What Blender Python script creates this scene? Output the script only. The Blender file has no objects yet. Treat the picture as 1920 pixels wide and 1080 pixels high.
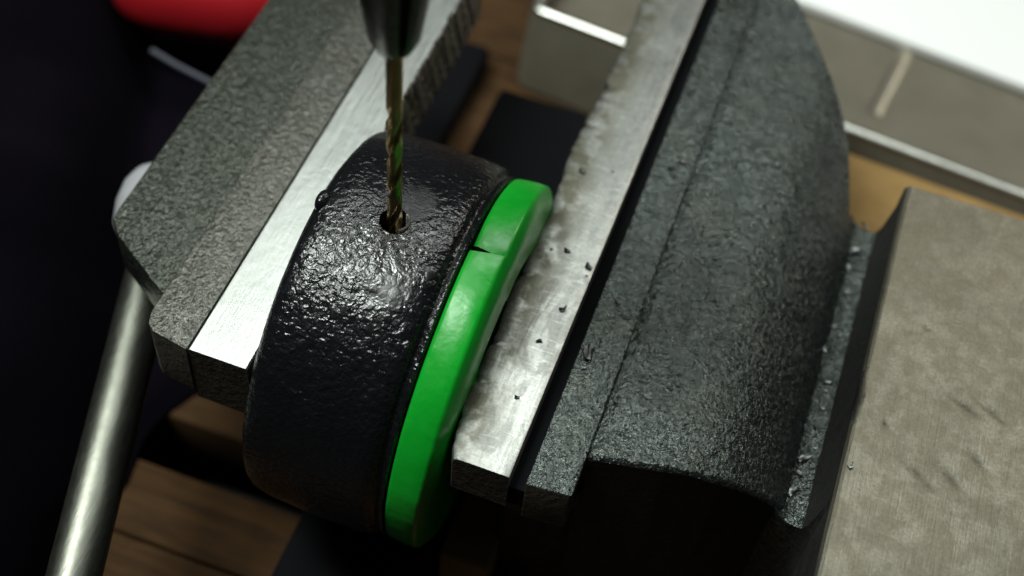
import bpy, bmesh, math, random
from mathutils import Vector, Matrix, noise

# ------------------------------------------------------------------ camera (1 unit = 1 cm)
S = bpy.context.scene
S.unit_settings.system = 'METRIC'
S.unit_settings.scale_length = 0.01
F = 2500.0
ey = Vector((1445, -3190, 2500)).normalized()
ez = -Vector((-217, 1860, 2500)).normalized()
ez = (ez - ez.dot(ey) * ey).normalized()
ex = ey.cross(ez)
MW = Matrix((ex, ey, ez))                       # camera (x right, y down, z forward) -> world


def ray(p):
    return MW @ Vector(((p[0] - 960) / F, (p[1] - 540) / F, 1.0))


CAM = -ray((955, 895)) * 25.0


def onz(p, z=0.0):                              # point of the plane z seen at photo position p
    r = ray(p)
    return CAM + r * ((z - CAM.z) / r.z)


def onx(p, x):
    r = ray(p)
    return CAM + r * ((x - CAM.x) / r.x)


cd = bpy.data.cameras.new('camera')
cam = bpy.data.objects.new('camera', cd)
S.collection.objects.link(cam)
S.camera = cam
cx_ = MW @ Vector((1, 0, 0))
cy_ = MW @ Vector((0, -1, 0))
cz_ = MW @ Vector((0, 0, -1))
cam.matrix_world = Matrix(((cx_.x, cy_.x, cz_.x, CAM.x), (cx_.y, cy_.y, cz_.y, CAM.y),
                           (cx_.z, cy_.z, cz_.z, CAM.z), (0, 0, 0, 1)))
cd.sensor_width = 36
cd.lens = 36 * F / 1920
cd.clip_start = 0.5
cd.clip_end = 500
cd.dof.use_dof = True
cd.dof.focus_distance = 26.0
cd.dof.aperture_fstop = 0.083

# ------------------------------------------------------------------ light
W = bpy.data.worlds.new('World')
S.world = W
W.use_nodes = True
bg = W.node_tree.nodes['Background']
bg.inputs[0].default_value = (0.9, 0.92, 1.0, 1)
bg.inputs[1].default_value = 0.012


def area(name, loc, target, size, size_y, power, col):
    l = bpy.data.lights.new(name, 'AREA')
    l.shape = 'RECTANGLE'
    l.size, l.size_y, l.energy, l.color = size, size_y, power, col
    o = bpy.data.objects.new(name, l)
    S.collection.objects.link(o)
    o.location = loc
    d = Vector(target) - Vector(loc)
    o.rotation_euler = d.to_track_quat('-Z', 'Y').to_euler()
    return o


area('ceiling_lamp', (-29, -4, 60), (-24, -4.1, 0), 11, 28, 47000, (0.93, 1.0, 0.95))
area('tube_lamp', (-2, 36, 60), (-1, 30, 0), 58, 8, 21000, (0.93, 1.0, 0.95))
area('fill_lamp', (50, 75, 60), (6, 15, -5), 20, 20, 15000, (1.0, 0.93, 0.82))  # unseen fill, added to brighten panel, tray and tan block

S.view_settings.view_transform = 'Standard'
S.view_settings.look = 'None'
S.view_settings.exposure = 0.1
S.view_settings.gamma = 1
S.cycles.max_bounces = 8

random.seed(4)

# ------------------------------------------------------------------ materials


class NT:
    def __init__(self, name):
        m = bpy.data.materials.new(name)
        m.use_nodes = True
        self.m = m
        self.t = m.node_tree
        self.b = self.t.nodes['Principled BSDF']
        self.co = self.t.nodes.new('ShaderNodeTexCoord').outputs['Object']

    def node(self, typ, **k):
        n = self.t.nodes.new(typ)
        for a, v in k.items():
            setattr(n, a, v)
        return n

    def set(self, n, i, v):
        if hasattr(v, 'is_output') or isinstance(v, bpy.types.NodeSocket):
            self.t.links.new(v, n.inputs[i])
        else:
            n.inputs[i].default_value = v

    def map(self, scale=(1, 1, 1), rot=(0, 0, 0), loc=(0, 0, 0), src=None):
        n = self.node('ShaderNodeMapping')
        self.set(n, 'Vector', src or self.co)
        n.inputs['Scale'].default_value = scale
        n.inputs['Rotation'].default_value = rot
        n.inputs['Location'].default_value = loc
        return n.outputs[0]

    def noise(self, scale, detail=4, rough=.55, vec=None, dist=0):
        n = self.node('ShaderNodeTexNoise')
        self.set(n, 'Vector', vec or self.co)
        n.inputs['Scale'].default_value = scale
        n.inputs['Detail'].default_value = detail
        n.inputs['Roughness'].default_value = rough
        n.inputs['Distortion'].default_value = dist
        return n.outputs['Fac']

    def voro(self, scale, vec=None, feature='F1'):
        n = self.node('ShaderNodeTexVoronoi', feature=feature)
        self.set(n, 'Vector', vec or self.co)
        n.inputs['Scale'].default_value = scale
        return n.outputs['Distance']

    def ramp(self, fac, stops):
        n = self.node('ShaderNodeValToRGB')
        self.set(n, 'Fac', fac)
        e = n.color_ramp.elements
        while len(e) < len(stops):
            e.new(0.5)
        for k, (p, c) in enumerate(stops):
            e[k].position = p
            e[k].color = (c, c, c, 1) if isinstance(c, (int, float)) else (*c, 1)
        return n.outputs[0]

    def mix(self, fac, a, b, mode='MIX'):
        n = self.node('ShaderNodeMix', data_type='RGBA', blend_type=mode)
        for k, v in ((0, fac), (6, a), (7, b)):
            if isinstance(v, tuple):
                v = (*v, 1)
            self.set(n, k, v)
        return n.outputs[2]

    def math(self, op, a, b=0.0, clamp=False):
        n = self.node('ShaderNodeMath', operation=op, use_clamp=clamp)
        self.set(n, 0, a)
        self.set(n, 1, b)
        return n.outputs[0]

    def bump(self, h, strength, dist, prev=None):
        n = self.node('ShaderNodeBump')
        self.set(n, 'Height', h)
        self.set(n, 'Strength', strength)
        n.inputs['Distance'].default_value = dist
        if prev:
            self.set(n, 'Normal', prev)
        self.set(self.b, 'Normal', n.outputs[0])
        return n.outputs[0]

    def P(self, **k):
        for a, v in k.items():
            a = a.replace('_', ' ')
            if isinstance(v, tuple) and len(v) == 3:
                v = (*v, 1)
            self.set(self.b, a, v)


def cast_iron(name, lo, hi, spark=.5, rough=(.38, .62), bumpd=.035, scale=9, metal=.2, facet=.25):
    """oily, finely pitted casting"""
    t = NT(name)
    a = t.noise(2.6, 6, .75)
    g = t.noise(scale * 1.6, 3, .6)
    c = t.mix(t.ramp(a, [(.35, 0.), (.65, 1.)]), lo, hi)
    c = t.mix(t.ramp(g, [(.35, .55), (.55, 0.)]), c, tuple(v * .35 for v in lo))
    gm = tuple(min(1, v * 2.2) for v in hi)
    c = t.mix(t.ramp(t.noise(scale * 2.4, 3, .7), [(.58, 0.), (.72, spark)]), c, gm)  # glints of the grain painted in as pale specks
    tint = t.ramp(t.noise(.8, 4), [(.5, 0.), (.75, .15)])
    c = t.mix(tint, c, (hi[0] * 1.15, hi[1] * .95, hi[2] * .7))
    t.P(Base_Color=c, Metallic=metal, Specular_IOR_Level=.65,
        Roughness=t.ramp(t.noise(3, 5), [(.3, rough[0]), (.7, rough[1])]))
    n1 = t.bump(t.ramp(t.noise(scale, 3, .55), [(.2, 0.), (.8, 1.)]), 1.0, bumpd)
    n2 = t.bump(t.noise(scale * 2.6, 3, .6), 1.0, bumpd * .8, n1)
    v = t.node('ShaderNodeTexVoronoi')               # crystal facets of the rough skin, each tilted its own way
    t.set(v, 'Vector', t.map(scale=(1, 1, 1)))
    v.inputs['Scale'].default_value = 15
    o1 = t.node('ShaderNodeVectorMath', operation='SUBTRACT')
    t.set(o1, 0, v.outputs['Color'])
    o1.inputs[1].default_value = (.5, .5, .5)
    o2 = t.node('ShaderNodeVectorMath', operation='SCALE')
    t.set(o2, 0, o1.outputs[0])
    o2.inputs['Scale'].default_value = facet
    o3 = t.node('ShaderNodeVectorMath', operation='ADD')
    t.set(o3, 0, n2)
    t.set(o3, 1, o2.outputs[0])
    o4 = t.node('ShaderNodeVectorMath', operation='NORMALIZE')
    t.set(o4, 0, o3.outputs[0])
    t.set(t.b, 'Normal', o4.outputs[0])
    return t.m


M_IRON = cast_iron('cast_iron_left', (.042, .048, .038), (.075, .08, .066), .8, rough=(.25, .36), bumpd=.04, scale=7, metal=.7, facet=.36)
M_IRON2 = cast_iron('cast_iron_ledge', (.085, .086, .074), (.135, .133, .115), .7, rough=(.28, .40), bumpd=.035, scale=7, metal=.7, facet=.28)
M_IRONR = cast_iron('cast_iron_right', (.068, .080, .075), (.112, .127, .118), .8, rough=(.22, .32), bumpd=.04, scale=7.5, metal=.85, facet=.38)
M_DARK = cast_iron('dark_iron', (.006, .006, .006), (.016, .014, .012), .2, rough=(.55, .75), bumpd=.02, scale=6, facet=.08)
M_FACE = cast_iron('rusty_dark_iron', (.025, .019, .013), (.05, .04, .028), .3, rough=(.5, .75), bumpd=.03, scale=6, facet=.08)


DENTS = [(7.29, 3.04, -.55, .5, .08), (7.9, 3.2, -.6, .5, .08), (7.95, 4.95, -.4, .35, .07), (8.5, 5.0, -.5, .4, .07), (8.35, 3.75, -.5, .3, .07), (6.9, 6.6, -1.2, .12, .05), (6.5, 3.9, -1.5, .1, .05)]


def steel(name, col, rough, stain=0.0, streak_dir='Y', warm=(.1, .09, .06), lines=.5, seed=0, stain_shade_x=None, stainsc=.55, soft=1.0, scuff=False, grain=.25, dents=()):
    t = NT(name)
    sc = (9, .35, 9) if streak_dir == 'Y' else (.35, 9, 9)
    v = t.map(scale=sc, loc=(seed, seed, 0))
    st = t.noise(2.2, 6, .7, vec=v)
    cl = t.noise(.7, 5, .6, vec=t.map(loc=(seed * 3, 2, 1)))
    c = t.mix(t.ramp(st, [(.3, 0.), (.7, 1.)]), tuple(x * (1 - .2 * soft) for x in col), col)
    c = t.mix(t.ramp(cl, [(.4, .28 * soft), (.6, 0.)]), c, tuple(x * .5 for x in col))
    r = t.ramp(st, [(.3, rough - .05), (.7, rough + .08)])
    gr = t.ramp(t.noise(15, 5, .8), [(.42, .5), (.58, 0.)])
    c = t.mix(t.math('MULTIPLY', gr, grain), c, tuple(x * .4 for x in col))
    if stain:
        m = t.noise(stainsc, 6, .62, vec=t.map(loc=(seed * 7 + 3, 1, 0)))
        mm = t.ramp(m, [(.42, 0.), (.57, stain)])
        if stain_shade_x:  # stains plus the ring's painted shade, deepening towards the left edge
            sx = t.node('ShaderNodeSeparateXYZ')
            t.set(sx, 0, t.co)
            gx = t.math('MULTIPLY_ADD', sx.outputs[0], -1.0)
            gx.node.inputs[2].default_value = stain_shade_x
            mm = t.math('MULTIPLY', t.math('MULTIPLY', gx, 1.6, True), t.math('ADD', mm, .25, True), True)
        spots = t.ramp(t.noise(7, 5, .7), [(.6, 0.), (.72, .6)])
        mm2 = t.math('MAXIMUM', mm, t.math('MULTIPLY', spots, .6))
        if scuff:                                  # dull smears and bright rubbed patches
            sm = t.ramp(t.noise(1.2, 5, .6, vec=t.map(rot=(0, 0, .5), scale=(1.2, .5, 1)), dist=1.2), [(.4, .45), (.5, 0.)])
            c = t.mix(sm, c, tuple(x * .55 for x in col))
            r = t.math('ADD', r, t.math('MULTIPLY', sm, .2))
            sc1 = t.ramp(t.noise(3, 5, .8, vec=t.map(rot=(0, 0, -.9), scale=(.5, 7, 1))), [(.56, 0.), (.66, .8)])
            c = t.mix(sc1, c, tuple(min(1, x * 1.7) for x in col))
            fine = t.ramp(t.noise(13, 5, .8), [(.48, 0.), (.66, .65)])
            c = t.mix(fine, c, tuple(x * .5 for x in col))
        c = t.mix(mm2, c, warm)
        r = t.math('ADD', r, t.math('MULTIPLY', mm, .18))
    if dents:                                      # diagonal scratches, and grime held in the old gouges
        for an_, th_ in ((-.35, .35),):
            sc1 = t.ramp(t.noise(3, 5, .8, vec=t.map(rot=(0, 0, an_), scale=(.4, 8, 1))), [(.6, 0.), (.68, th_)])
            c = t.mix(sc1, c, tuple(min(1, x * 1.6) for x in col))
        for dx_, dy_, a_, l_, w_ in dents:
            v1 = t.node('ShaderNodeVectorMath', operation='SUBTRACT')
            t.set(v1, 0, t.co)
            v1.inputs[1].default_value = (dx_, dy_ - 6, 0)
            v2 = t.node('ShaderNodeVectorRotate', rotation_type='Z_AXIS')
            t.set(v2, 'Vector', v1.outputs[0])
            v2.inputs['Angle'].default_value = -a_
            v3 = t.node('ShaderNodeVectorMath', operation='MULTIPLY')
            t.set(v3, 0, v2.outputs[0])
            v3.inputs[1].default_value = (1 / l_, .55 / w_, 0)
            v4 = t.node('ShaderNodeVectorMath', operation='LENGTH')
            t.set(v4, 0, v3.outputs[0])
            wob = t.math('ADD', v4.outputs['Value'], t.math('MULTIPLY', t.noise(5, 3), .9))
            c = t.mix(t.ramp(wob, [(.55, .8), (1.0, 0.)]), c, tuple(x * .35 for x in col))
    t.P(Base_Color=c, Metallic=1.0 if not stain else .9, Roughness=r)
    n1 = t.bump(st, .25 * lines, .02)
    t.bump(t.noise(2.5, 4), .15, .05, n1)
    return t.m


M_STRIP = steel('ground_steel_left', (.60, .62, .59), .36, seed=1, lines=.8, soft=.8)
M_STRIPR = steel('worn_steel_right', (.42, .425, .40), .36, stain=.8, warm=(.13, .125, .095), seed=2, stain_shade_x=-.45, stainsc=1.6, lines=.5, soft=.6, scuff=True)
M_KNURL = cast_iron('knurled_face_steel', (.16, .145, .11), (.32, .29, .23), .4, rough=(.4, .6), bumpd=.02, scale=7, metal=.8)
M_ANVIL = steel('anvil_steel', (.245, .228, .18), .40, stain=.38, warm=(.13, .112, .075), seed=5, lines=2.4, soft=1.3, stainsc=2.4, grain=1.0, dents=DENTS)
M_CHROME = steel('polished_bar', (.25, .255, .215), .40, seed=7, lines=.9)


def simple(name, col, rough, metal=0., bump=None, **k):
    t = NT(name)
    t.P(Base_Color=col, Roughness=rough, Metallic=metal, **k)
    if bump:
        t.bump(t.noise(bump[0], 5, .6), bump[1], bump[2])
    return t.m


M_TRAY = steel('brushed_tray', (.20, .18, .135), .46, streak_dir='X', seed=9, lines=.3)
M_TRAY.node_tree.nodes['Principled BSDF'].inputs['Metallic'].default_value = .25
M_WHITE = simple('white_panel', (.94, .95, .94), .4, bump=(3, .05, .02))
M_RED = simple('red_plastic', (.33, .009, .014), .36, bump=(1.2, .2, .1))
M_CLOTH = NT('dark_fabric')
M_CLOTH.P(Base_Color=(.003, .0022, .0045), Roughness=1.0, Specular_IOR_Level=.05)
M_CLOTH.bump(M_CLOTH.noise(14, 3), .5, .06)
M_CLOTH = M_CLOTH.m
M_CHIP = simple('bright_chip', (.2, .21, .21), .35, 1.0, bump=(9, .3, .03))
M_CHIPD = simple('dark_chip', (.05, .05, .05), .3, .8, bump=(9, .3, .03))
M_BLACK = simple('black_paint', (.004, .004, .005), .9, bump=(3, .3, .05), Specular_IOR_Level=.1)
M_FLOOR = simple('dark_floor', (.02, .018, .016), .8, bump=(.5, .3, .2))
M_CHUCK = cast_iron('chuck_steel', (.13, .12, .11), (.18, .168, .155), .1, rough=(.42, .5), bumpd=.004, scale=5, metal=.5, facet=0.02)


def wood(name, lo, hi):
    t = NT(name)
    v = t.map(scale=(.25, 2.4, 2.4))
    a = t.noise(1.6, 6, .6, vec=v, dist=.6)
    c = t.mix(t.ramp(a, [(.3, 0.), (.7, 1.)]), lo, hi)
    c = t.mix(t.ramp(t.noise(.4, 4), [(.5, 0.), (.7, .5)]), c, tuple(x * .4 for x in lo))
    t.P(Base_Color=c, Roughness=.85, Specular_IOR_Level=.15)
    t.bump(a, .3, .05)
    return t.m


M_WOOD = wood('bench_wood', (.035, .018, .008), (.075, .038, .014))
M_WOODL = wood('pale_board', (.27, .165, .06), (.34, .215, .085))

# wrinkled black enamel of the ring
t = NT('wrinkled_black_enamel')
sx = t.node('ShaderNodeSeparateXYZ')
t.set(sx, 0, t.co)


def blob(cx, cy, cz, r, soft):
    n = t.node('ShaderNodeVectorMath', operation='DISTANCE')
    t.set(n, 0, t.co)
    n.inputs[1].default_value = (cx, cy, cz)
    d = t.math('DIVIDE', t.math('SUBTRACT', n.outputs['Value'], r), soft, True)
    return d                                    # 0 inside, 1 outside


RC = Vector((0, 3.56, -1.97))                   # ring axis passes here at x = -5.5
tilt = -.042
RS = 1.022                                      # both rings' radii
smooth1 = blob(1.7, .35, 4.15, .35, .35)        # rubbed patch behind the hole (object space of the ring)
smooth2 = blob(2.1, -1.5, 3.8, .25, .5)
mask = t.math('MULTIPLY', smooth1, smooth2)
wr = t.noise(7.4, 2, .5, dist=.4)
wr2 = t.noise(16, 3, .6)
h = t.math('ADD', t.ramp(wr, [(.35, 0.), (.65, 1.)]), t.math('MULTIPLY', wr2, .35))
scr = t.noise(3, 4, .7, vec=t.map(scale=(.5, 9, 9)))
t.P(Base_Color=(.005, .005, .006), Roughness=t.ramp(t.noise(4, 4), [(.3, .18), (.7, .30)]), Specular_IOR_Level=.55)
m2 = t.math('ADD', t.math('MULTIPLY', mask, .55), .10)
n1 = t.bump(h, m2, .023)
t.bump(scr, t.math('MULTIPLY', t.math('SUBTRACT', 1.0, smooth1), .6), .03, n1)
M_ENAMEL = t.m

t = NT('green_polymer')
a = t.noise(1.3, 4, .6)
gs = t.ramp(t.noise(6, 5, .75), [(.6, 0.), (.75, .5)])
t.P(Base_Color=t.mix(gs, t.mix(a, (.002, .27, .012), (.005, .38, .028)), (.02, .2, .05)), Roughness=t.ramp(t.noise(5, 4), [(.3, .27), (.7, .42)]),
    Subsurface_Weight=.15, Subsurface_Scale=.15)
t.b.inputs['Subsurface Radius'].default_value = (.3, 1.0, .3)
n1 = t.bump(t.noise(1.6, 3), .35, .06)
t.bump(t.noise(9, 4, .7), .12, .02, n1)
M_GREEN = t.m

t = NT('golden_drill_steel')
t.P(Base_Color=t.mix(t.noise(3, 4), (.36, .24, .09), (.6, .43, .2)), Metallic=1.0, Roughness=.32)
M_BIT = t.m

# ------------------------------------------------------------------ mesh helpers


def link(name, bm, mat, parent=None, smooth=True, angle=35):
    me = bpy.data.meshes.new(name)
    bmesh.ops.recalc_face_normals(bm, faces=bm.faces)
    bm.to_mesh(me)
    bm.free()
    if smooth:
        for p in me.polygons:
            p.use_smooth = True
        me.set_sharp_from_angle(angle=math.radians(angle))
    me.materials.append(mat)
    o = bpy.data.objects.new(name, me)
    S.collection.objects.link(o)
    if parent:
        o.parent = parent
    return o


def empty(name, loc, label, cat, group=None):
    o = bpy.data.objects.new(name, None)
    S.collection.objects.link(o)
    o.location = loc
    o.empty_display_size = .5
    tag(o, label, cat, group)
    return o


def tag(o, label=None, cat=None, group=None, kind=None):
    for k, v in (('label', label), ('category', cat), ('group', group), ('kind', kind)):
        if v:
            o[k] = v
    return o


def prism(bm, poly, z0, z1, bev=.05, seg=3, wob=0.0):
    """closed block from a plan outline, its upper rim rounded"""
    b = bmesh.new()
    lo = [b.verts.new((x, y, z0)) for x, y in poly]
    hi = [b.verts.new((x, y, z1)) for x, y in poly]
    b.faces.new(lo[::-1])
    b.faces.new(hi)
    n = len(poly)
    for i in range(n):
        b.faces.new((lo[i], lo[(i + 1) % n], hi[(i + 1) % n], hi[i]))
    bmesh.ops.recalc_face_normals(b, faces=b.faces)
    if bev:
        bmesh.ops.bevel(b, geom=[e for e in b.edges], offset=bev, segments=seg, affect='EDGES', profile=.5,
                        clamp_overlap=True)
    merge(bm, b)


def merge(bm, b):
    me = bpy.data.meshes.new('tmp')
    b.to_mesh(me)
    b.free()
    bm.from_mesh(me)
    bpy.data.meshes.remove(me)


def box(bm, x0, x1, y0, y1, z0, z1, bev=.05):
    prism(bm, [(x0, y0), (x1, y0), (x1, y1), (x0, y1)], z0, z1, bev)


def loft(bm, rows, closed=False, cap=True):
    """rows: list of lists of points, equal length"""
    V = [[bm.verts.new(p) for p in r] for r in rows]
    m = len(rows[0])
    for i in range(len(rows) - 1):
        for j in range(m if closed else m - 1):
            k = (j + 1) % m
            bm.faces.new((V[i][j], V[i][k], V[i + 1][k], V[i + 1][j]))
    if cap and closed:
        bm.faces.new(V[0][::-1])
        bm.faces.new(V[-1])
    return V


def tube(bm, pts, rad, seg=24):
    rows = []
    n = len(pts)
    for i, p in enumerate(pts):
        p = Vector(p)
        d = (Vector(pts[min(i + 1, n - 1)]) - Vector(pts[max(i - 1, 0)])).normalized()
        u = d.orthogonal().normalized() if i == 0 else (u - d * u.dot(d)).normalized()
        v = d.cross(u)
        r = rad[i] if isinstance(rad, (list, tuple)) else rad
        rows.append([p + (u * math.cos(a) + v * math.sin(a)) * r for a in
                     [2 * math.pi * k / seg for k in range(seg)]])
    loft(bm, rows, closed=True)


def lathe_x(bm, prof, seg=240, a0=0.0, a1=2 * math.pi):
    """closed profile (x, r) revolved about the X axis"""
    full = abs(a1 - a0 - 2 * math.pi) < 1e-6
    n = seg if full else seg + 1
    V = []
    for i in range(n):
        a = a0 + (a1 - a0) * i / seg
        V.append([bm.verts.new((x, r * math.sin(a), r * math.cos(a))) for x, r in prof])
    m = len(prof)
    for i in range(n if full else n - 1):
        for j in range(m):
            bm.faces.new((V[i][j], V[i][(j + 1) % m], V[(i + 1) % n][(j + 1) % m], V[(i + 1) % n][j]))
    if not full:
        bm.faces.new(V[0][::-1])
        bm.faces.new(V[-1])


def N(x, y, z, s=1.0):
    return noise.noise(Vector((x * s, y * s, z * s)))


# ------------------------------------------------------------------ vise
vise = empty('bench_vise', (0, 6, -9), 'heavy worn grey cast iron vise clamping the black ring between its jaws', 'vise')
vise_inv = Matrix.Translation((0, -6, 9))


def vpart(name, bm, mat, parent=None, **k):
    bmesh.ops.transform(bm, matrix=vise_inv, verts=bm.verts)
    return link(name, bm, mat, parent or vise, **k)


def endface(o):
    o.data.materials.append(M_FACE)                # unground, rusty end of a jaw plate
    for p in o.data.polygons:
        if p.normal.y < -.6 and p.normal.z < .4:
            p.material_index = 1


# sliding (left) jaw
bm = bmesh.new()
prism(bm, [(-9.93, 3.0), (-9.9, 2.75), (-9.66, 2.45), (-8.05, 1.42), (-7.97, 1.42), (-7.97, 13.4), (-9.93, 13.4)],
      -1.35, -.13, .09)
box(bm, -9.0, -7.0, 6.5, 12, -8.9, -1.30, .1)
sj = vpart('sliding_jaw', bm, M_IRON)
bm = bmesh.new()
prism(bm, [(-7.93, .85), (-7.86, .6), (-7.70, .45), (-6.9, .30), (-6.87, .30), (-6.87, 13.4), (-7.93, 13.4)], -1.55, 0.0, .06)
endface(vpart('jaw_ledge', bm, M_IRON2, sj))


def knurl(y, z, p=.44):
    if y < 6:
        return 0.0
    a = abs(((y + z * .4) / p) % 1 - .5) * 2
    b = abs(((y - z * .4) / p + .3) % 1 - .5) * 2
    g = max(0, (a - .62) / .38, (b - .62) / .38)
    n = max(0, 1 - ((y + z * .5) / .93 % 1) / .35)
    return -.045 * g - .05 * n + .015 * N(y, z, 3, 3)


YEND = 13.6
bm = bmesh.new()
rows = []
y = .32
zs = [-1.75 * (k / 26) for k in range(27)]
while y < YEND:
    r = [(-6.84, y, -1.75), (-6.84, y, -.03), (-6.81, y, .004)]
    xe = -5.57 + knurl(y, 0) * .8
    r += [(-6.81 + (xe - .03 + 6.81) * k / 8, y, .004 + (0 if k < 8 else -.0)) for k in range(1, 9)]
    r += [(-5.57 + knurl(y, z - .03), y, z - .035) for z in zs]
    rows.append(r)
    y += .045 if y > 6 else .12
loft(bm, rows, closed=True)
endface(vpart('jaw_plate', bm, M_STRIP, sj, angle=30))

# darker knurled face: the same plate's gripping side, a thin facing 1 mm proud
bm = bmesh.new()
rows = []
y = 6.0
while y < YEND:
    front = [(-5.545 + knurl(y, z - .03) - (.02 if z > -.01 else 0), y, z - .05) for z in zs]
    back = [(-5.62 + knurl(y, z - .03), y, z - .05) for z in reversed(zs)]
    rows.append(front + back)
    y += .045
loft(bm, rows, closed=True)
vpart('gripping_face', bm, M_KNURL, sj, angle=25)

YEND = 15.4
# fixed (right) jaw : insert plate
bm = bmesh.new()
rows = []
y = 0.0
edge = [(0, -1.20), (.6, -1.36), (2.1, -1.40), (4, -1.46), (6.4, -1.44), (8.5, -1.56), (10, -1.49), (12, -1.44), (15, -1.52), (19.5, -1.52)]


def lerp(tab, y):
    for (a, u), (b, v) in zip(tab, tab[1:]):
        if y <= b:
            return u + (v - u) * (y - a) / (b - a)
    return tab[-1][1]


while y < YEND:
    e = lerp(edge, y)
    g = abs((y / .93) % 1 - .5) * 2
    e += .05 * max(0, (g - .6) / .4) ** 2 * (1 + N(y, 9, 0, .9)) + max(0, N(y, 3, 0, 2.3)) * .12 * (y > 6) + .07 * N(y, 0, 0, 1.1) + .025 * N(y, 5, 0, 5)
    sag = .035 * N(y, 1, 1, .8)
    r = [(e + .02, y, -1.15), (e + .01, y, -.17), (e + .04, y, -.06 + sag), (e + .12, y, -.012 + sag)]
    r += [(e + .12 + (-.03 - e - .12) * k / 6, y, sag * (1 - k / 6)) for k in range(1, 7)]
    r += [(-.006, y, -.012), (0, y, -.04), (0, y, -1.15)]
    rows.append(r)
    y += .05
loft(bm, rows, closed=True)
fj_bm = bmesh.new()

# fixed jaw body : surface over x, rounded down towards the slot
XF = [(1.2, 1.00), (1.8, 1.12), (2.7, 1.29), (3.8, 1.6), (4.8, 2.1), (5.2, 2.3)]
XB = [(1.2, 16.6), (2.24, 15.6), (2.9, 14.45), (3.8, 13.1), (4.4, 12.1), (4.7, 11.2), (4.95, 10.4), (5.2, 9.6)]


def zp(x):
    if x < 2.6:
        return -.05
    return -.05 - 1.75 * ((x - 2.6) / 2.6) ** 2.2


NX, NY = 130, 420
CR = [onz(p) for p in ((1215, 318), (1262, 308), (1330, 300), (1420, 296), (1500, 318))]
CI = [onz(p) for p in ((1082, 330), (1120, 327), (1150, 318), (1185, 316))]


def crack(pl, x, y):                               # depth of a fine crack along a line
    best = 9
    for a, b in zip(pl, pl[1:]):
        ax_, ay_, bx_, by_ = a.x, a.y, b.x, b.y
        t_ = max(0, min(1, ((x - ax_) * (bx_ - ax_) + (y - ay_) * (by_ - ay_)) / ((bx_ - ax_) ** 2 + (by_ - ay_) ** 2)))
        best = min(best, math.hypot(x - ax_ - t_ * (bx_ - ax_), y - ay_ - t_ * (by_ - ay_)))
    if best > .3:
        return 0.0
    return .07 * math.exp(-((best + .03 * N(x, y, 0, 5)) / .035) ** 2) * max(0, .7 + N(x, y, 2, 2.5))



rows = []
xs = [1.21 + (5.2 - 1.21) * i / NX for i in range(NX + 1)]
for x in xs:
    f, b = lerp(XF, x), lerp(XB, x)
    z = zp(x)
    if x < 1.42:
        z -= .09 * (1.42 - x) / .2                # the rounded start of the body beside the ledge
    r = [(x, f + .10, -8.5), (x, f, z - .12)]
    for j in range(NY + 1):
        u = j / NY
        y = f + (b - f) * u
        d = min(u, 1 - u) * (b - f)
        rim = -.12 * max(0, 1 - d / .12) ** 2
        w = .035 * N(x, y, 0, .9) + .012 * N(x, y, 4, 2.6)
        if x < 1.5:
            w *= (x - 1.21) / .29
        r.append((x, y, z + w + rim - (crack(CR, x, y) if 8 < y < 14 else 0)))
    r += [(x, b, z - .15), (x, b, -8.5)]
    rows.append(r)
loft(fj_bm, rows, closed=True)
fj = vpart('fixed_jaw', fj_bm, M_IRONR, angle=60)
fj.data.materials.append(M_DARK)  # shade of the front wall put into the colour as darker iron
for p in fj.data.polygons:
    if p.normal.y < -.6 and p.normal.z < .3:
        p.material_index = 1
endface(vpart('jaw_plate', bm, M_STRIPR, fj, angle=30))
bm = bmesh.new()                                   # ledge between the black groove and the body
prism(bm, [(.33, .0), (1.19, .07), (1.22, .12), (1.22, 15.9), (.33, 15.9)], -1.35, -.035, .08)
endface(vpart('jaw_ledge', bm, M_IRONR, fj))
bm = bmesh.new()                                   # backing below plate and ledge, floor of the groove
prism(bm, [(-.9, .55), (-.3, .25), (.35, .22), (.6, .6), (1.3, .75), (1.3, 15.6), (-.9, 15.3)], -1.7, -1.10, .05)
box(bm, -.4, 1.3, 1.4, 15, -8.6, -1.6, .1)
vpart('jaw_backing', bm, M_FACE, fj)
bm = bmesh.new()
box(bm, .004, .326, .06, 15.3, -1.08, -.45, .0)
vpart('groove_bottom', bm, M_BLACK, fj)

# slot between body and anvil, then the anvil
bm = bmesh.new()
prof = [(5.0, -1.60), (5.12, -1.78), (5.28, -1.86), (5.5, -1.88), (5.65, -1.80), (5.73, -1.5), (5.78, -1.0), (5.82, -.5), (5.84, -.12)]
rows = []
ny = 90
for i, (x, z) in enumerate(prof):
    yb = 10.55 - .05 * i
    yf = 2.22 - .04 * i
    rows.append([(x, yf, -6)] + [(x + (.015 * N(y, x, 0, 2) if i < 8 else 0), y, z + .03 * N(x, y, 0, 1.5))
                                 for y in [yf + (yb - yf) * k / ny for k in range(ny + 1)]] + [(x, yb, -6)])
loft(bm, rows, closed=True)
slot = vpart('slot', bm, M_IRONR)
slot.data.materials.append(M_DARK)                 # the anvil's unground side, darker than the slot floor
for p in slot.data.polygons:
    if p.center.x > 5.67:
        p.material_index = 1
bm = bmesh.new()
rows = []
ny = 230
ax = [5.845, 5.90, 5.96] + [6.02 + .06 * k for k in range(60)] + [9.7 + .4 * k for k in range(15)]
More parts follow.
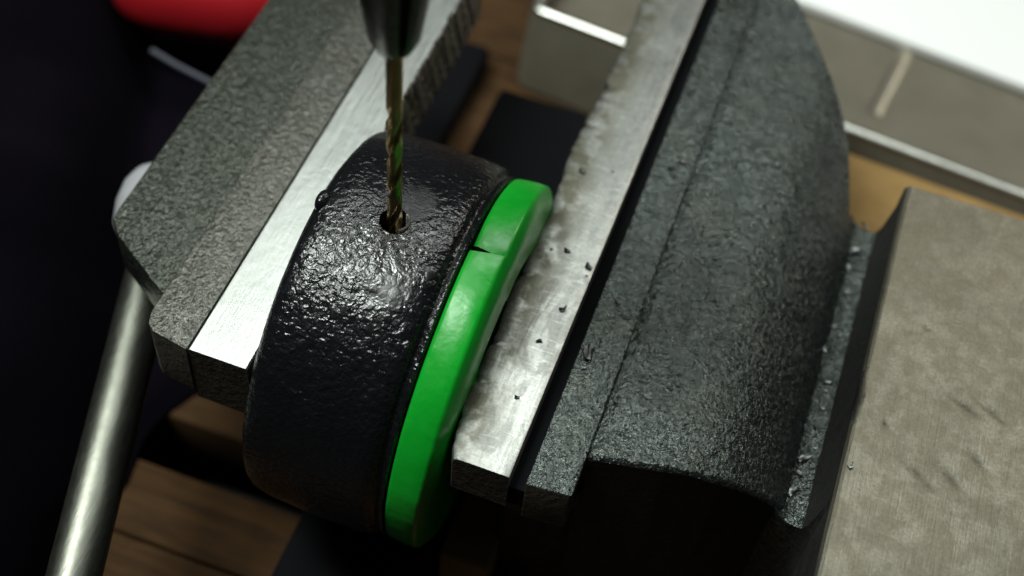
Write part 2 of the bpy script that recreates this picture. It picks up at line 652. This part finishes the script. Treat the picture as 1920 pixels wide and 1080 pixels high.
for i, x in enumerate(ax):
    yb = 10.42 - .0 * x
    r = [(x, -3.5, -5)]
    for k in range(ny + 1):
        y = -3.5 + (yb + 3.5) * k / ny
        z = {0: -.10, 1: -.03}.get(i, 0)
        if i < 3:
            z -= .10 * max(0, 1 - abs(y - 4.4) / .7) * (1 - i / 3)      # the nick worn into the edge
        # dents of old hammer blows
        for dx, dy, a, l, w in DENTS:
            ca, sa = math.cos(a), math.sin(a)
            p, q = (x - dx) * ca + (y - dy) * sa, -(x - dx) * sa + (y - dy) * ca
            if abs(p) < 2 and abs(q) < 1:
                z -= .035 * math.exp(-(p / l) ** 2 - (q / w) ** 2)
        if k == ny:
            z -= .05
        r.append((x, y, z + .006 * N(x, y, 0, 1.2)))
    r.append((x, yb + .02, -5))
    rows.append(r)
loft(bm, rows, closed=True)
an = vpart('anvil', bm, M_ANVIL, angle=25)
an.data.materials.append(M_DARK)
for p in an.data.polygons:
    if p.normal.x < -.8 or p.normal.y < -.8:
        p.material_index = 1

# slides and screw below the jaws
bm = bmesh.new()
box(bm, -5.2, -2.3, -3.5, 7.0, -8.9, -7.0, .3)
box(bm, -5.15, 3.8, 9.2, 14.7, -8.9, -5.2, .2)
box(bm, -12, -6.85, 7, 19, -8.9, -8.0, .2)  # added black slab that darkens the bench behind the ring
box(bm, 1.0, 9.0, 3.0, 10.2, -8.9, -4.8, .2)
vpart('vise_base', bm, M_BLACK)
bm = bmesh.new()
tube(bm, [(-9.0, 8.2, -4.0), (4.0, 8.2, -4.0)], .9)
vpart('lead_screw', bm, M_DARK)
bm = bmesh.new()                                   # dim round boss under the fixed jaw's front
tube(bm, [(-.2, .9, -9), (-.2, .9, -7.4), (-.2, .9, -7.0)], [1.1, 1.1, .8], 32)
vpart('clamp_boss', bm, M_FACE)

bm = bmesh.new()  # added pale block, the light on the bench put into its colour
box(bm, -1.5, -.35, .6, 4.6, -8.95, -5.6, .1)
tag(link('lit_bench_patch', bm, M_WOODL), 'pale block standing in for lit bench wood under the front of the right jaw plate', 'wood block')

# tommy bar of the vise
p0, p1 = onz((322, 350), -2.6), onz((139, 1080), -3.6)
d = (p1 - p0).normalized()
bm = bmesh.new()
tube(bm, [p0, p0 + d * 4, p1, p1 + d * 6], .55, 32)
hb = vpart('handle_bar', bm, M_CHROME)
bm = bmesh.new()
q = onz((299, 397), -2.6)
prof_r = [(-1.1, .05), (-1.05, .5), (-.85, .8), (-.5, .96), (0, 1.02), (.5, .97), (.8, .8), (.95, .6), (1.0, .3)]
tube(bm, [q + d * a for a, r in prof_r], [r for a, r in prof_r], 40)
vpart('end_ball', bm, simple('pale_plastic', (.33, .33, .35), .4), hb)

# ------------------------------------------------------------------ black ring
RM = Matrix.Translation((-5.5, 3.56, -2.06)) @ Matrix.Rotation(-tilt, 4, 'Y')


def ring_pt(x, ang, r):                            # x along the axis from the left rim, angle from the top towards far
    return RM @ Vector((x, r * math.sin(ang), r * math.cos(ang)))


prof = [(-.05, 2.7), (-.06, 3.3), (-.05, 3.62), (-.01, 3.85), (.08, 4.0), (.2, 4.08), (.45, 4.13), (.9, 4.15), (1.4, 4.17),
        (2.0, 4.17), (2.6, 4.15), (2.82, 4.12), (2.88, 4.06), (2.92, 3.99), (2.97, 3.97), (3.03, 4.01), (3.08, 4.02),
        (3.12, 3.98), (3.13, 3.85), (3.13, 2.7)]
# refine
pr = []
for (a, b), (c2, d2) in zip(prof, prof[1:]):
    n_ = max(1, int(math.hypot(c2 - a, d2 - b) / .12))
    pr += [(a + (c2 - a) * k / n_, b + (d2 - b) * k / n_) for k in range(n_)]
pr.append(prof[-1])
bm = bmesh.new()
lathe_x(bm, [(x, r * RS) for x, r in pr], 300)
for v in bm.verts:
    r = math.hypot(v.co.y, v.co.z)
    if r > 3.6:
        k = 1 + (0.018 * N(v.co.x, v.co.y, v.co.z, 2.2) + .02 * N(v.co.x, v.co.y, v.co.z, .6)) / r
        v.co.y *= k
        v.co.z *= k
ring = link('enamelled_ring', bm, M_ENAMEL)
ring.matrix_world = RM
tag(ring, 'wrinkled black enamelled iron ring clamped upright in the jaws with a hole on top', 'ring')
# drilled hole
HOLE = Vector((-3.70, 3.30, 2.1))
bm = bmesh.new()
tube(bm, [(HOLE.x, HOLE.y, -.2), (HOLE.x, HOLE.y, 4)], .30, 40)
cut = link('hole_cutter', bm, M_ENAMEL)
bo = ring.modifiers.new('hole', 'BOOLEAN')
bo.operation = 'DIFFERENCE'
bo.object = cut
bo.solver = 'EXACT'
bpy.context.view_layer.update()
dg = bpy.context.evaluated_depsgraph_get()
me2 = bpy.data.meshes.new_from_object(ring.evaluated_get(dg))
ring.modifiers.clear()
ring.data = me2
me2.set_sharp_from_angle(angle=math.radians(40))
bpy.data.objects.remove(cut)
# thread cut into the hole wall
bm = bmesh.new()
for q in range(9):
    pts = [(HOLE.x + .288 * math.cos(a), HOLE.y + .288 * math.sin(a), 2.13 - q * .075 - a * .03)
           for a in [-.9 + k * .12 for k in range(17)]]
    tube(bm, pts, .024, 6)
for v in bm.verts:
    v.co = RM.inverted() @ v.co
th = link('thread', bm, simple('thread_steel', (.5, .5, .48), .3, .9), ring)
# small casting lump on the left rim
bm = bmesh.new()
bmesh.ops.create_uvsphere(bm, u_segments=24, v_segments=16, radius=.26)
L = RM.inverted() @ onx((594, 377), -5.35)
L = Vector((.12, 4.08 * L.y / math.hypot(L.y, L.z), 4.08 * L.z / math.hypot(L.y, L.z)))
bmesh.ops.scale(bm, vec=(.55, 1, .8), verts=bm.verts)
bmesh.ops.translate(bm, vec=L, verts=bm.verts)
link('casting_lump', bm, M_ENAMEL, ring)

# ------------------------------------------------------------------ green ring
gp = [(3.16, 2.7), (3.16, 3.85), (3.165, 3.95), (3.19, 4.0), (3.25, 4.02), (3.4, 4.04), (3.6, 4.06), (3.8, 4.06), (3.85, 4.045), (3.89, 4.0),
      (3.96, 3.88), (4.02, 3.75), (4.04, 3.5), (4.04, 3.2), (4.03, 2.7)]
bm = bmesh.new()
g0 = math.radians(-1.5)
lathe_x(bm, [(x, r * RS) for x, r in gp], 300, g0 + .034, g0 + 2 * math.pi - .034)
for v in bm.verts:                                 # the split opens on the rim only: close it towards the side face
    x, y_, z_ = v.co
    r = math.hypot(y_, z_)
    ang = math.atan2(y_, z_)
    k = 1 + (.035 * N(x, y_, z_, .7) + .008 * N(x, y_, z_, 3)) / max(r, .1)
    dd = ang - g0
    if abs(dd) < .25:
        k += .003 * max(0, 1 - abs(dd) / .25) if dd < 0 else 0
    if 0 <= dd < .36:                              # the far end of the band sinks towards the split
        k -= .042 * (1 - dd / .36) ** 1.3
    v.co.y *= k
    v.co.z *= k
    if abs(dd) < .06:
        f_ = max(0, min(1, (x - 3.3) / .55))
        na = math.atan2(v.co.y, v.co.z)
        tgt = g0 + (.0015 if dd > 0 else -.0015)
        na2 = na + (tgt - na) * f_ + .01 * (1 - f_) * (1 if dd < 0 else 0)
        rr_ = math.hypot(v.co.y, v.co.z)
        v.co.y, v.co.z = rr_ * math.sin(na2), rr_ * math.cos(na2)
green = link('green_ring', bm, M_GREEN, angle=50)
green.matrix_world = RM
t = NT('dark_cut')  # end faces of the split, darker than the rim
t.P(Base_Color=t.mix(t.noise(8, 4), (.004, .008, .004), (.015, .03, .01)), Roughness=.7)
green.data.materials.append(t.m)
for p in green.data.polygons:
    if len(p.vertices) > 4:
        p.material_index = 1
tag(green, 'bright green plastic ring with a split rim, pressed against the black ring', 'plastic ring')

# ------------------------------------------------------------------ drill bit and chuck
bm = bmesh.new()
Rb = .150
rows = []
z = 1.3
NS = 40
while z <= 7.6:
    tw = max(0, min(1, (5.3 - z) / .4))
    row = []
    for k in range(NS):
        a = 2 * math.pi * k / NS
        ph = (a - z * 2 * math.pi / 2.1) % math.pi
        fl = math.exp(-((ph - 1.1) / .42) ** 4)
        mar = .93 if (1.8 < ph < 2.9) else 1.0
        r = Rb * (1 - tw * (.60 * fl + (1 - mar)))
        if z < 1.5:
            r *= (z - 1.2) / .3
        row.append((HOLE.x + r * math.cos(a), HOLE.y + r * math.sin(a), z))
    rows.append(row)
    z += .045
loft(bm, rows, closed=True)
for v in bm.verts:
    v.co -= Vector((HOLE.x, HOLE.y, 1.3))
bit = link('drill_bit', bm, M_BIT, angle=45)
bit.location = (HOLE.x, HOLE.y, 1.3)
tag(bit, 'thin golden brown twist drill bit going down into the hole of the black ring', 'drill bit')

chuck = empty('drill_chuck', (HOLE.x, HOLE.y, 6.6), 'dark grey chuck holding the drill bit at the top edge of the photo', 'chuck')
dirc = math.atan2(CAM.y - HOLE.y, CAM.x - HOLE.x)   # towards the viewer
jp = [(.0, .155), (.0, .24), (.05, .31), (.32, .44), (.75, .51), (1.4, .60), (2.6, .74), (2.6, .155)]
for j in range(3):
    bm = bmesh.new()
    a0 = dirc + .32 + j * 2 * math.pi / 3 + .17
    a1 = a0 + 2 * math.pi / 3 - .34
    rows = []
    for k in range(19):
        a = a0 + (a1 - a0) * k / 18
        e = 1 - .06 * max(0, 1 - min(k, 18 - k) / 2)
        off = .03
        am = (a0 + a1) / 2
        rows.append([(r * e * math.cos(a) , r * e * math.sin(a), zz) for zz, r in jp])
    loft(bm, rows, closed=True)
    link('chuck_jaw', bm, M_CHUCK, chuck, angle=30)
bm = bmesh.new()
zz = [2.0, 2.05, 2.3, 2.8, 3.3, 6.8, 7.0]
rr2 = [.78, 1.0, 1.15, 1.6, 1.75, 1.9, 1.6]
tube(bm, [(0, 0, a) for a in zz], rr2, 64)
link('chuck_sleeve', bm, M_CHUCK, chuck)

# ------------------------------------------------------------------ bench
bench = tag(empty('workbench', (0, 5, -9), None, None), kind='structure')
planks = [(-6, -.3), (-.22, 1.75), (3.2, 8.6), (8.75, 14.0), (14.1, 19.6), (19.7, 26), (26.1, 34)]
for a, b in planks:
    bm = bmesh.new()
    box(bm, -34, 30, a, b, -10.6, -9.0, .06)
    bmesh.ops.translate(bm, vec=(0, -5, 9), verts=bm.verts)
    link('plank', bm, M_WOOD, bench)
bm = bmesh.new()
box(bm, -60, 60, -25, 90, -14, -13, 0)
tag(link('floor', bm, M_FLOOR), kind='structure')

# ------------------------------------------------------------------ stainless tray
A, B = onz((990, 18), -6.4), onz((1920, 375), -6.4)
dx = (B - A).normalized()
dy = Vector((-dx.y, dx.x, 0))
tray = empty('steel_tray', (A.x, A.y, -9), 'brushed stainless steel tray with a rolled rim behind the vise', 'tray')
TW, TD, TH = 28.0, 26.0, 2.6


def trk(x, y, z):
    p = dx * x + dy * y
    return (p.x, p.y, z)


def rrect(x0, x1, y0, y1, r, n=8):
    out = []
    for cx, cy, a in ((x0 + r, y0 + r, 180), (x1 - r, y0 + r, 270), (x1 - r, y1 - r, 0), (x0 + r, y1 - r, 90)):
        for k in range(n + 1):
            t_ = math.radians(a + 90 * k / n)
            out.append((cx + r * math.cos(t_), cy + r * math.sin(t_)))
    return out


bm = bmesh.new()
lay = []
for ins, z in ((-.7, .02), (-.85, .1), (-.85, .25), (0, TH), (.25, TH), (.25, 1.75), (.5, 1.5), (.9, 1.43)):
    lay.append([trk(x, y, z) for x, y in rrect(max(0, ins), TW - max(0, ins), ins, TD - ins, max(.12, .35 - ins * .3))])
loft(bm, lay, closed=True)
link('tray_shell', bm, M_TRAY, tray)
bm = bmesh.new()
ring_ = [(trk(x, y, TH)) for x, y in rrect(.12, TW - .12, .12, TD - .12, .35)]
rows = []
n = len(ring_)
for i in range(n + 1):
    p = Vector(ring_[i % n])
    dd = (Vector(ring_[(i + 1) % n]) - Vector(ring_[(i - 1) % n])).normalized()
    u = Vector((0, 0, 1))
    v = dd.cross(u)
    rows.append([p + (u * math.cos(a) + v * math.sin(a)) * .17 for a in [2 * math.pi * k / 12 for k in range(12)]])
loft(bm, rows, closed=True, cap=False)
link('rolled_rim', bm, steel('bright_rim', (.75, .75, .7), .3, seed=3, lines=.1), tray)

bm = bmesh.new()  # added ridge: a soft reflection in the tray, built in paler steel
r0, r1 = onz((1640, 215), -7.55), onz((1715, 65), -7.55)
tube(bm, [r0 - Vector((A.x, A.y, -9)), r1 - Vector((A.x, A.y, -9))], .42, 32)
bmesh.ops.translate(bm, vec=(0, 0, -.35), verts=bm.verts)
link('reflection_streak', bm, steel('reflection_steel', (.55, .52, .42), .42, seed=3, lines=.1), tray)
bm = bmesh.new()
prism(bm, [(0, 0), (14, -1.6), (14, 3.7), (0, 4.75)], -9, -5.3, .1)
bd = link('tan_block', bm, M_WOODL)
bd.location = (4.0, 11.6, 0)
tag(bd, 'smooth tan block in the gap between jaw, anvil and steel tray', 'block')

# white panel lying across the tray
PZ = -7.2
e0, e1 = onz((1500, 0), PZ), onz((1920, 160), PZ)
wd = (e1 - e0).normalized()
wn = Vector((-wd.y, wd.x, 0))
bm = bmesh.new()
P0 = e0 - wd * 3
P1 = e1 + wd * 6
poly = [P0, P1, P1 + wn * 17, P0 + wn * 17]
prism(bm, [(p.x - P0.x, p.y - P0.y) for p in poly], -.35, 0, .08)
wp = link('white_panel', bm, M_WHITE)
wp.location = (P0.x, P0.y, PZ)
tag(wp, 'plain bright white panel lying in the steel tray in the top right corner', 'white panel')

# ------------------------------------------------------------------ red handle, thin rod, dark cloth
bm = bmesh.new()
a_, b_ = onz((250, -40), -5.5), onz((520, 0), -5.5)
n_ = 26
pts = [a_ + (b_ - a_) * (k / n_ * 1.3 - .15) for k in range(n_ + 1)]
rad = [1.6 * math.sqrt(max(.0004, 1 - abs(2 * k / n_ - 1) ** 3.5)) for k in range(n_ + 1)]
tube(bm, pts, rad, 40)
red = link('red_handle', bm, M_RED)
tag(red, 'glossy red plastic handle, out of focus behind the sliding jaw', 'handle')
bm = bmesh.new()
tube(bm, [onz((285, 95), -5), onz((330, 122), -5), onz((420, 168), -5)], .085, 16)
tag(link('thin_steel_rod', bm, simple('dull_wire', (.06, .065, .08), .6, .3)), 'thin grey steel rod just below the red handle', 'rod')

bm = bmesh.new()
rows = []
EDGE = [(-14, -10.3), (-2, -10.3), (2, -10.5), (4, -10), (6, -8.8), (12, -8.8), (16, -9), (20, -12), (30, -20), (45, -30)]  # low flat part of the cloth, added in place of shade on the bench
HIGH = [(-14, -10.6), (-2, -10.6), (2, -10.9), (6, -12.6), (10, -15.0), (14, -16.6), (18, -18.3), (20, -19.3), (30, -25), (45, -32)]
for j in range(90):
    y = -14 + j * .6
    xe = lerp(EDGE, y) + .3 * N(y, 0, 0, .5)
    row = []
    for i in range(60):
        s = (i / 59) ** 1.4 * 26
        sh = max(0, s - (xe - lerp(HIGH, y)))
        zz_ = -9.15 + min(.5, s * .8) + 6.5 * (1 - math.exp(-sh / 2.2)) + .25 * sh
        zz_ += min(1, sh) * (.8 * N(s, y * .35, 2, .35) + .35 * N(s, y, 1, .8))
        row.append((xe - s, y, zz_))
    rows.append(row)
loft(bm, rows)
for v in bm.verts:
    pass
cl = link('dark_cloth', bm, M_CLOTH, angle=180)
so = cl.modifiers.new('thickness', 'SOLIDIFY')
so.thickness = .25
so.offset = -1
tag(cl, 'nearly black cloth filling the left side behind the handle bar', 'cloth')

# ------------------------------------------------------------------ metal chips


def chip(kind, size, seed):
    r = random.Random(seed)
    bm = bmesh.new()
    if kind == 'curl':
        turns = r.uniform(.3, .65)
        pts = []
        for k in range(18):
            a = k / 17 * turns * 2 * math.pi
            pts.append((size * math.cos(a) * (.6 + .4 * k / 17), size * math.sin(a), size * .5 * k / 17))
        rows = []
        w = size * .5
        th_ = size * .16
        for p in pts:
            p = Vector(p)
            rad = Vector((p.x, p.y, 0)).normalized()
            rows.append([p + rad * th_ + Vector((0, 0, w)), p - rad * th_ + Vector((0, 0, w)),
                         p - rad * th_, p + rad * th_])
        loft(bm, rows, closed=True)
    else:
        bmesh.ops.create_icosphere(bm, subdivisions=2, radius=size)
        for v in bm.verts:
            k = 1 + 1.1 * N(v.co.x, v.co.y, v.co.z, 1.6 / size + seed * .01)
            v.co = Vector((v.co.x * k * 1.5, v.co.y * k * .7, v.co.z * k * .55 + size * .3))
    bmesh.ops.rotate(bm, matrix=Matrix.Rotation(r.uniform(0, 6.28), 3, 'Z'), verts=bm.verts)
    return bm


def slot_z(x):
    return lerp([(5.0, -1.60), (5.12, -1.78), (5.28, -1.86), (5.5, -1.88), (5.65, -1.80), (5.73, -1.5)], x)


G = 'metal chips lying in the slot beside the anvil'
slot_chips = [((1618, 425), .09, 'curl', 'bright curled metal chip at the far end of the slot'),
              ((1603, 470), .10, 'grit', 'broad silvery chip second from the far end of the slot'),
              ((1585, 543), .08, 'curl', 'curled chip in the slot level with the corner of the green ring\'s split'),
              ((1578, 577), .05, 'grit', None), ((1573, 625), .06, 'curl', None), ((1545, 655), .05, 'grit', None),
              ((1552, 672), .04, 'curl', None), ((1548, 712), .08, 'grit', 'blocky grey chip halfway along the slot'),
              ((1547, 728), .06, 'curl', None), ((1540, 762), .05, 'grit', None),
              ((1527, 835), .07, 'curl', None), ((1512, 858), .11, 'grit', None), ((1520, 868), .06, 'curl', None),
              ((1530, 800), .05, 'grit', None), ((1562, 610), .05, 'curl', None), ((1590, 500), .06, 'grit', None),
              ((1496, 880), .09, 'grit', None), ((1505, 905), .05, 'curl', None), ((1488, 918), .10, 'grit', None),
              ((1500, 938), .09, 'curl', 'silvery chip nearest the dark front end of the slot')]
slot_chips.sort(key=lambda c: c[0][1])
ORD = ['first', 'second', 'third', 'fourth', 'fifth', 'sixth', 'seventh', 'eighth', 'ninth', 'tenth']
NSC = len(slot_chips)
for k, (p, s, kd, lab) in enumerate(slot_chips):
    if not lab:
        lab = ('small grey chip in the slot beside the anvil, %s from the far end' % ORD[k] if k < 10 else
               'metal chip in the cluster near the slot\'s front end, %s from the front' % ORD[NSC - 1 - k])
    q = onz(p, -1.8)
    o = link('metal_chip', chip(kd, s, k), M_CHIP if k % 4 else M_CHIPD)
    o.location = (q.x, q.y, slot_z(q.x) + .02)
    tag(o, lab, 'metal chip', G)
plate_chips = [((1062, 470), .055, 'grit', 1, 'tiny black chip in the middle of the right jaw plate'),
               ((1103, 500), .07, 'grit', 1, 'black crumb on the right jaw plate at the edge of the dark groove'),
               ((1100, 520), .035, 'curl', 1, 'tiny speck just below the black crumb by the dark groove'),
               ((1052, 576), .10, 'curl', 1, 'thin dark curled shaving on the right jaw plate'),
               ((1090, 322), .06, 'grit', 1, 'dark chip beside the scratch across the far right jaw plate'),
               ((1103, 660), .13, 'grit', 1, 'glinting black crumb on the ledge right of the dark groove'),
               ((1158, 567), .06, 'grit', 1, 'small black grain on the ledge above the glinting crumb'),
               ((1152, 748), .055, 'grit', 1, 'black grain in the step beside the jaw body'),
               ((1035, 470), .04, 'curl', 1, 'tiny dark curl on the right jaw plate just beside the green ring'),
               ((1012, 640), .045, 'grit', 1, 'small dark crumb on the right jaw plate below the curled shaving'),
               ((968, 745), .04, 'grit', 1, 'tiny dark speck low on the right jaw plate'),
               ((1150, 320), .045, 'curl', 1, 'fine curl lying by the scratch near the dark groove'),
               ((1285, 305), .09, 'grit', 1, 'larger dark crumb in the far step beside the jaw body'),
               ((1258, 316), .06, 'grit', 1, 'small dark crumb next to the larger one in the far step'),
               ((1128, 640), .05, 'curl', 1, 'fine curl just beyond the glinting crumb on the ledge'),
               ((1095, 690), .045, 'grit', 0, 'tiny pale grain on the ledge below the glinting crumb'),
               ((1593, 873), .07, 'curl', 0, 'small grey chip on the anvil near its left edge'),
               ((1490, 455), .05, 'grit', 1, 'dark grain on the curved right part of the jaw body')]
for k, (p, s, kd, dk, lab) in enumerate(plate_chips):
    q = onz(p, 0.0 if k != 17 else -.95)
    o = link('metal_chip', chip(kd, s, 40 + k), M_CHIPD if dk else M_CHIP)
    o.location = (q.x, q.y, q.z + .01 - (.03 if 1090 < p[0] < 1300 and k not in (1, 2, 4) else 0))
    tag(o, lab, 'metal chip')
